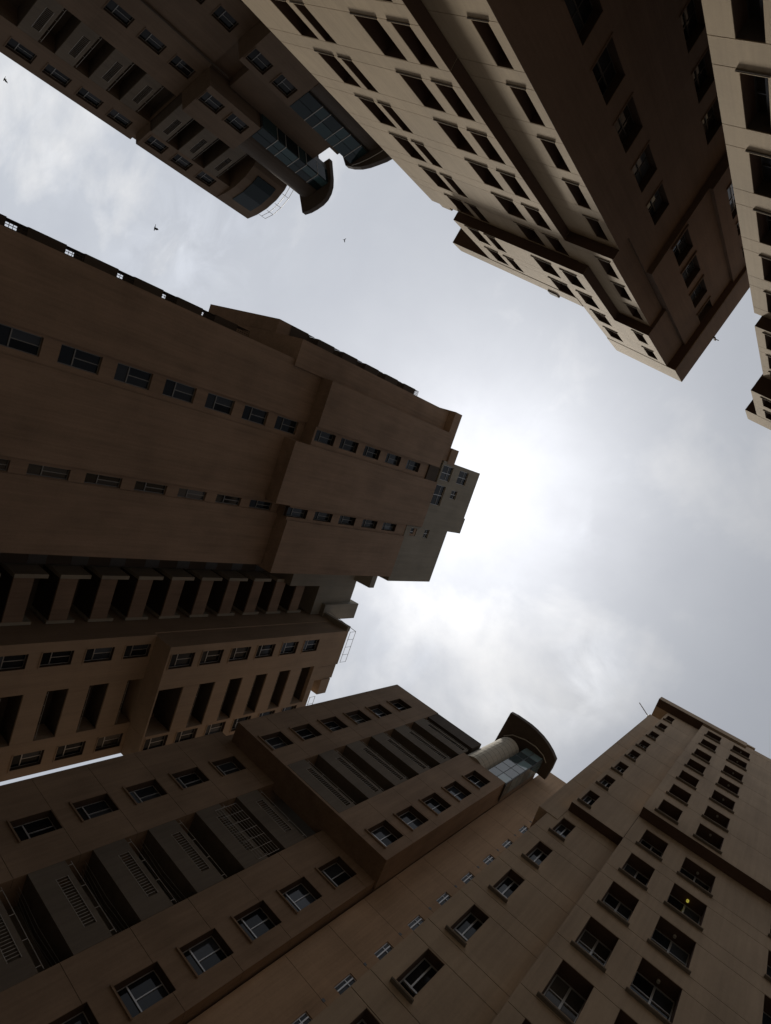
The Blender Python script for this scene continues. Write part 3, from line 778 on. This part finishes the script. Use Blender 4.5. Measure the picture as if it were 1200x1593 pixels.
    C.box('water_tank_block', -38.4, SB-2, 18.3, 20.1, 50.3, 56.2, GREYP)
    # lit wing with balconies
    WL, WU = -36.9, -34.9
    Fw = Face(C, 'a', WL, +1)
    sl = steps(20.55-9, 3.02, 6)
    ww = [(20.42, 21.5, z, z+2.15) for z in sl if Fw.vis(21, z+1, 60)]
    w3 = [(28.1, 29.25, z, z+2.1) for z in sl if Fw.vis(28.6, z+1, 60)]
    ww = [q for q in ww if q[3] < 29]; w3 = [q for q in w3 if q[3] < 29]
    facade(Fw, 19.65, 29.95, -1.6, 29.05, ww + w3 + [(23.4, 27.2, 8, 29.04)], [], CPL, t=.4)
    glaze(Fw, ww, d=.28, style='tri', sill=.05, wmat=CPL); glaze(Fw, w3, d=.28, style='tri', sill=.05, wmat=CPL)
    C.box('inner_wall', WL-.41, WL-14, 19.66, 23.4, -1.6, 50.5, CPL)
    C.box('inner_wall', WL-.41, WL-14, 27.2, 29.94, -1.6, 47, CPL)
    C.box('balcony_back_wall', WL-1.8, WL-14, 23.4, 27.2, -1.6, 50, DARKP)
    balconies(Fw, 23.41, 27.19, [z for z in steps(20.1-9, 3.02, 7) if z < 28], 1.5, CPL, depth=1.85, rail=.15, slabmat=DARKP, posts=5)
    Fx = Face(C, 'a', WU, +1)
    su = [29.35, 32.25, 35.3, 38.3, 41.4, 44.45]
    wx = [(20.4, 21.65, z, z+2.2) for z in su]
    wy = [(27.65, 28.9, z, z+2.1) for z in su]
    facade(Fx, 19.75, 29.95, 29.05, 48.0, wx + wy + [(23.4, 27.4, 29.06, 47.2)], [], CPL, t=.4)
    facade(Fx, 19.75, 23.6, 48.0, 51.0, [], [], CPL, t=.4)
    glaze(Fx, wx, d=.28, style='tri', sill=.05, wmat=CPL); glaze(Fx, wy, d=.28, style='tri', sill=.05, wmat=CPL)
    C.box('inner_wall', WU-.41, WL-.5, 19.76, 23.4, 29.06, 51.0, CPL)
    C.box('inner_wall', WU-.41, WL-.5, 27.4, 29.94, 29.06, 47.9, CPL)
    C.box('roof_slab', WU-.41, WL-14, 23.41, 27.39, 47.2, 48.0, CPL)
    C.box('balcony_floor_slab', WU-.01, WL-1.5, 23.41, 27.39, 29.07, 29.2, CPL)
    balconies(Fx, 23.41, 27.39, [31.45, 34.65, 37.7, 40.7, 43.8], 1.55, CPL, depth=3.4, rail=.15, slabmat=DARKP, posts=5)
    C.box('roof_block', WU-.1, WL-8, 23.7, 25.2, 48.0, 50.9, CPL)
    C.box('roof_block', WU-.0, WL-8, 25.21, 26.9, 49.2, 50.6, CPL)
    C.box('roof_slab', WU+.1, WL-8, 19.2, 19.74, 50.5, 50.95, GREYP)
    C.box('balcony_ceiling', WU-.42, WL-1.5, 23.41, 27.39, 47.1, 47.19, DARKP)
    # stepped screen at the top between wing and shaft
    m = MB()
    P0 = [(-34.6, 20.0), (-34.6, 22.6)]
    for hh in (51.05, 52.0): m.bar((-34.7, 19.8, hh), (-34.7, 23.3, hh), .03)
    for k in range(5): m.bar((-34.7, 19.8+.875*k, 51.0), (-34.7, 19.8+.875*k, 52.0), .025)
    m.bar((-34.7, 19.8, 52.0), (-37.5, 18.6, 50.0), .035)
    C.part('roof_railing', m, FRAME)
    m = MB()
    for hh in (48.1, 48.9): m.bar((-34.8, 27.0, hh), (-34.8, 28.6, hh), .03)
    for k in range(3): m.bar((-34.8, 27.0+.8*k, 48.0), (-34.8, 27.0+.8*k, 48.9), .025)
    C.part('roof_railing', m, FRAME)
build_C()

# ================================================================== tower A: far, top left
A = Bld('residential_tower', -7.4, (-34.2, -51.5), 'farther dark tower at top left with two glass bays under curved canopies')
def build_A():
    D = 16
    Fl = Face(A, 'b', -51.5, +1)
    s1 = steps(18.75, 3.0, 4)
    w = [(-45.55, -44.35, z, z+2.1) for z in s1 if Fl.vis(-45, z)]
    w += [(-36.6, -35.4, z, z+2.1) for z in steps(22.1-3, 3.05, 4)]
    w += [(-30.4, -29.2, z, z+2.0) for z in steps(21.9, 3.0, 3)]
    w += [(-29.0+1.3, -26.4, z, z+2.0) for z in (20.4, 26.9)]
    w = [q for q in w if q[3] < 30.8]
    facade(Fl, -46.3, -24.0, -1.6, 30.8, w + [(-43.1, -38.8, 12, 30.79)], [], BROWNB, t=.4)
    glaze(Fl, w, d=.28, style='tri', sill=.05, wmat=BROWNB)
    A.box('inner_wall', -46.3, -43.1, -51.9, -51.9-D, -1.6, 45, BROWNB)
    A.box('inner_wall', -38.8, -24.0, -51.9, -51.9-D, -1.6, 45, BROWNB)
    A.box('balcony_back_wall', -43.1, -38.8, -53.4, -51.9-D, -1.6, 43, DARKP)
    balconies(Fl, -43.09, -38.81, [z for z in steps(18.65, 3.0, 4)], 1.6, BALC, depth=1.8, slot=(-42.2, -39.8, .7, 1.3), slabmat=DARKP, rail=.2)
    # drain pipes
    m = MB(); m.bar((-33.6, -51.4, 12), (-33.6, -51.4, 32.5), .11); m.bar((-27.2, -51.4, 10), (-27.2, -51.4, 30.7), .07); A.part('drain_pipe', m, DARKP)
    # upper left body
    Fu = Face(A, 'b', -50.4, +1)
    s2 = [31.0, 34.0, 37.1]
    w2 = [(-44.7, -43.4, z, z+2.0) for z in (31.2, 34.2, 37.3)]
    facade(Fu, -45.4, -43.01, 30.8, 40.8, w2, [], BROWNB, t=.4)
    glaze(Fu, w2, d=.28, style='tri', sill=.05, wmat=BROWNB)
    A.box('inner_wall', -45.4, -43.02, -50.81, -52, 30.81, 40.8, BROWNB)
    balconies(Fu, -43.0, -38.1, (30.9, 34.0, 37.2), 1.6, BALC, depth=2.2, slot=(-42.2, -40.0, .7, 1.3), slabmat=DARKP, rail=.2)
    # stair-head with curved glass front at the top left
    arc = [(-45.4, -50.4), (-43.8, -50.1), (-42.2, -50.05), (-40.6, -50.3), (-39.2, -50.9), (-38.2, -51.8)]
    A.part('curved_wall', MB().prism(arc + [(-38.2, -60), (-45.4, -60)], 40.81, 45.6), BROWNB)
    gp = MB()
    g2 = [(-43.9, -50.02), (-42.2, -49.95), (-40.6, -50.2), (-39.7, -50.58)]
    gp.prism(g2 + [(x, y-.1) for x, y in g2[::-1]], 41.9, 44.6); A.part('glass_panel', gp, TEAL)
    m = MB()
    ra = [(-43.5, -50.0), (-42.2, -49.85), (-40.9, -50.05), (-39.6, -50.6), (-38.6, -51.4), (-38.0, -52.2)]
    for i in range(len(ra)-1):
        for hh in (46.0, 46.6): m.bar((*ra[i], hh), (*ra[i+1], hh), .035)
        m.bar((*ra[i], 45.6), (*ra[i], 46.6), .03)
    A.part('roof_railing', m, RAIL)
    # bay 1
    Fb = Face(A, 'b', -49.5, +1)
    wb = [(-36.15, -34.85, z, z+2.15) for z in (30.95, 33.95)]
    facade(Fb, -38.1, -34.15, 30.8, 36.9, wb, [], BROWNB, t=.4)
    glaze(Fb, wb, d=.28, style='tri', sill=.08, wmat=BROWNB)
    A.box('inner_wall', -38.1, -34.15, -49.91, -55, 30.81, 36.9, BROWNB)
    def bay(uL, uR, cyl, h0, h1, gl0, gl1):
        # curved plastered drum plus glazed face
        cx, r, sgn = cyl
        pts = [(cx + r*math.cos(math.pi*i/16), -51.2 + r*1.0*math.sin(math.pi*i/16)) for i in range(17)]
        A.part('curved_wall', MB().prism(pts + [(cx-r, -55), (cx+r, -55)], h0, h1), DARKP)
        A.part('glass_bay_core', MB().box(gl0+.02, gl1-.02, -49.62, -52, h0+.01, h1), DFRAME)
        zs = [h0+.05, h0+2.1, h0+3.3, h0+5.2, h0+6.4, h0+8.2, h1-.05]
        um = [gl0, (gl0+gl1)/2, gl1]
        for i in range(len(zs)-1):
            if zs[i+1] - zs[i] < .2: continue
            for k in range(2):
                A.part('glass_panel', MB().box(um[k]+.03, um[k+1]-.03, -49.55, -49.61, zs[i]+.04, zs[i+1]-.04), TEAL)
            A.part('glass_panel', MB().box(gl1-.01 if sgn > 0 else gl0-.05, gl1+.05 if sgn > 0 else gl0+.01, -49.66, -51.2, zs[i]+.04, zs[i+1]-.04), TEAL)
        m = MB()
        for z in zs[1:-1]:
            m = MB().box(gl0, gl1+.06, -49.50, -49.56, z-.03, z+.03)
            if sgn > 0: m.box(gl1+.04, gl1+.08, -49.5, -51.0, z-.03, z+.03)
            A.part('mullion', m, RAIL)
    bay(0, 0, (-36.6, 1.7, 1), 36.91, 46.9, -35.6, -33.95)
    o1 = [(-38.3, -51.6), (-38.05, -48.1), (-37.1, -47.85), (-36.2, -47.8), (-35.3, -47.85), (-34.6, -48.1), (-34.05, -48.6), (-33.7, -49.3), (-33.55, -50.2), (-33.5, -52.6)]
    canopy(A, o1, [(-38.3, -52.4), (-34.2, -52.6)], 46.95, 47.5, DARKP)
    # recessed middle wall between the bays
    A.box('middle_wall', -34.0, -30.4, -51.1, -56, 33.0, 44.5, BROWNB)
    A.box('middle_wall', -31.7, -29.9, -51.3, -56, 44.4, 46.0, BROWNB)
    # bay 2
    w4 = [(-29.9, -28.55, z, z+2.15) for z in (30.95, 34.05)]
    facade(Fb, -30.4, -24.5, 30.8, 36.9, w4, [], BROWNB, t=.4)
    glaze(Fb, w4, d=.28, style='tri', sill=.08, wmat=BROWNB)
    A.box('inner_wall', -30.38, -24.5, -49.91, -55, 30.81, 36.9, BROWNB)
    bay(0, 0, (-26.9, 1.75, -1), 36.91, 46.4, -30.35, -28.0)
    o2 = [(-31.5, -52.2), (-31.1, -49.9), (-30.3, -49.25), (-29.3, -48.65), (-28.3, -48.25), (-27.3, -48.0), (-26.2, -47.75), (-25.2, -47.7), (-24.0, -47.8), (-23.2, -50)]
    canopy(A, o2, [(-31.4, -52.6), (-24.0, -52.6)], 46.45, 47.0, DARKP)
    rim = MB()
    rp = [(-30.2, -49.3), (-29.2, -49.0), (-28.0, -48.8), (-26.8, -48.7), (-25.6, -48.7)]
    for i in range(len(rp)-1):
        rim.bar((*rp[i], 46.35), (*rp[i+1], 46.35), .05)
    A.part('canopy_rim', rim, RAIL)
build_A()

# ================================================================== birds
def bird(px, py, dist, span, roll, label, flap=.3):
    d = (right*(px-600) + down*(py-796.5) + fwd*F_PX).normalized()
    p = Vector((0,0,CAMZ)) + d*dist
    root = bpy.data.objects.new('bird', None); COL.objects.link(root)
    root.location = p; root.rotation_euler = (0, 0, roll)
    root['label'] = label; root['category'] = 'bird'; root['group'] = 'birds flying between the towers'
    s = span
    m = MB(); prof = [(-.32,.012),(-.2,.05),(-.02,.085),(.12,.07),(.22,.045),(.27,.04),(.34,.008)]
    n = 8
    for x, r in prof:
        for k in range(n):
            a = 2*math.pi*k/n; m.v.append((x*s, r*s*math.cos(a), r*s*.9*math.sin(a)))
    for i in range(len(prof)-1):
        for k in range(n):
            m.f.append([i*n+k, i*n+(k+1)%n, (i+1)*n+(k+1)%n, (i+1)*n+k])
    m.f.append(list(range(n))[::-1]); m.f.append([(len(prof)-1)*n+k for k in range(n)])
    link('body', m.mesh('body', BIRD), root)
    for sg in (-1, 1):
        w = MB()
        pl = [(.12,.05),(.20,.22),(.10,.5),(-.06,.34),(-.10,.06)]
        top = [(x*s, sg*y*s, y*flap*s) for x, y in pl]; bo = [(x, y, z-.012*s) for x, y, z in top]
        w.v = top + bo
        w.f = [[0,1,2,3,4],[9,8,7,6,5]] + [[i,(i+1)%5+0,5+(i+1)%5,5+i] for i in range(5)]
        link('wing', w.mesh('wing', BIRD), root)
    t = MB().prism([(-.28*s, -.02*s), (-.28*s, .02*s), (-.46*s, .08*s), (-.42*s, 0), (-.46*s, -.08*s)], -.01*s, .008*s)
    link('tail', t.mesh('tail', BIRD), root)
bird(241, 355, 46, .55, 1.9, 'bird with spread wings below the far top left tower', .5)
bird(536, 373, 60, .42, .4, 'tiny bird in open sky between the top left tower and the lit tower', .6)
bird(7, 123, 52, .42, 2.6, 'small bird near the left edge above the dark tower', .9)
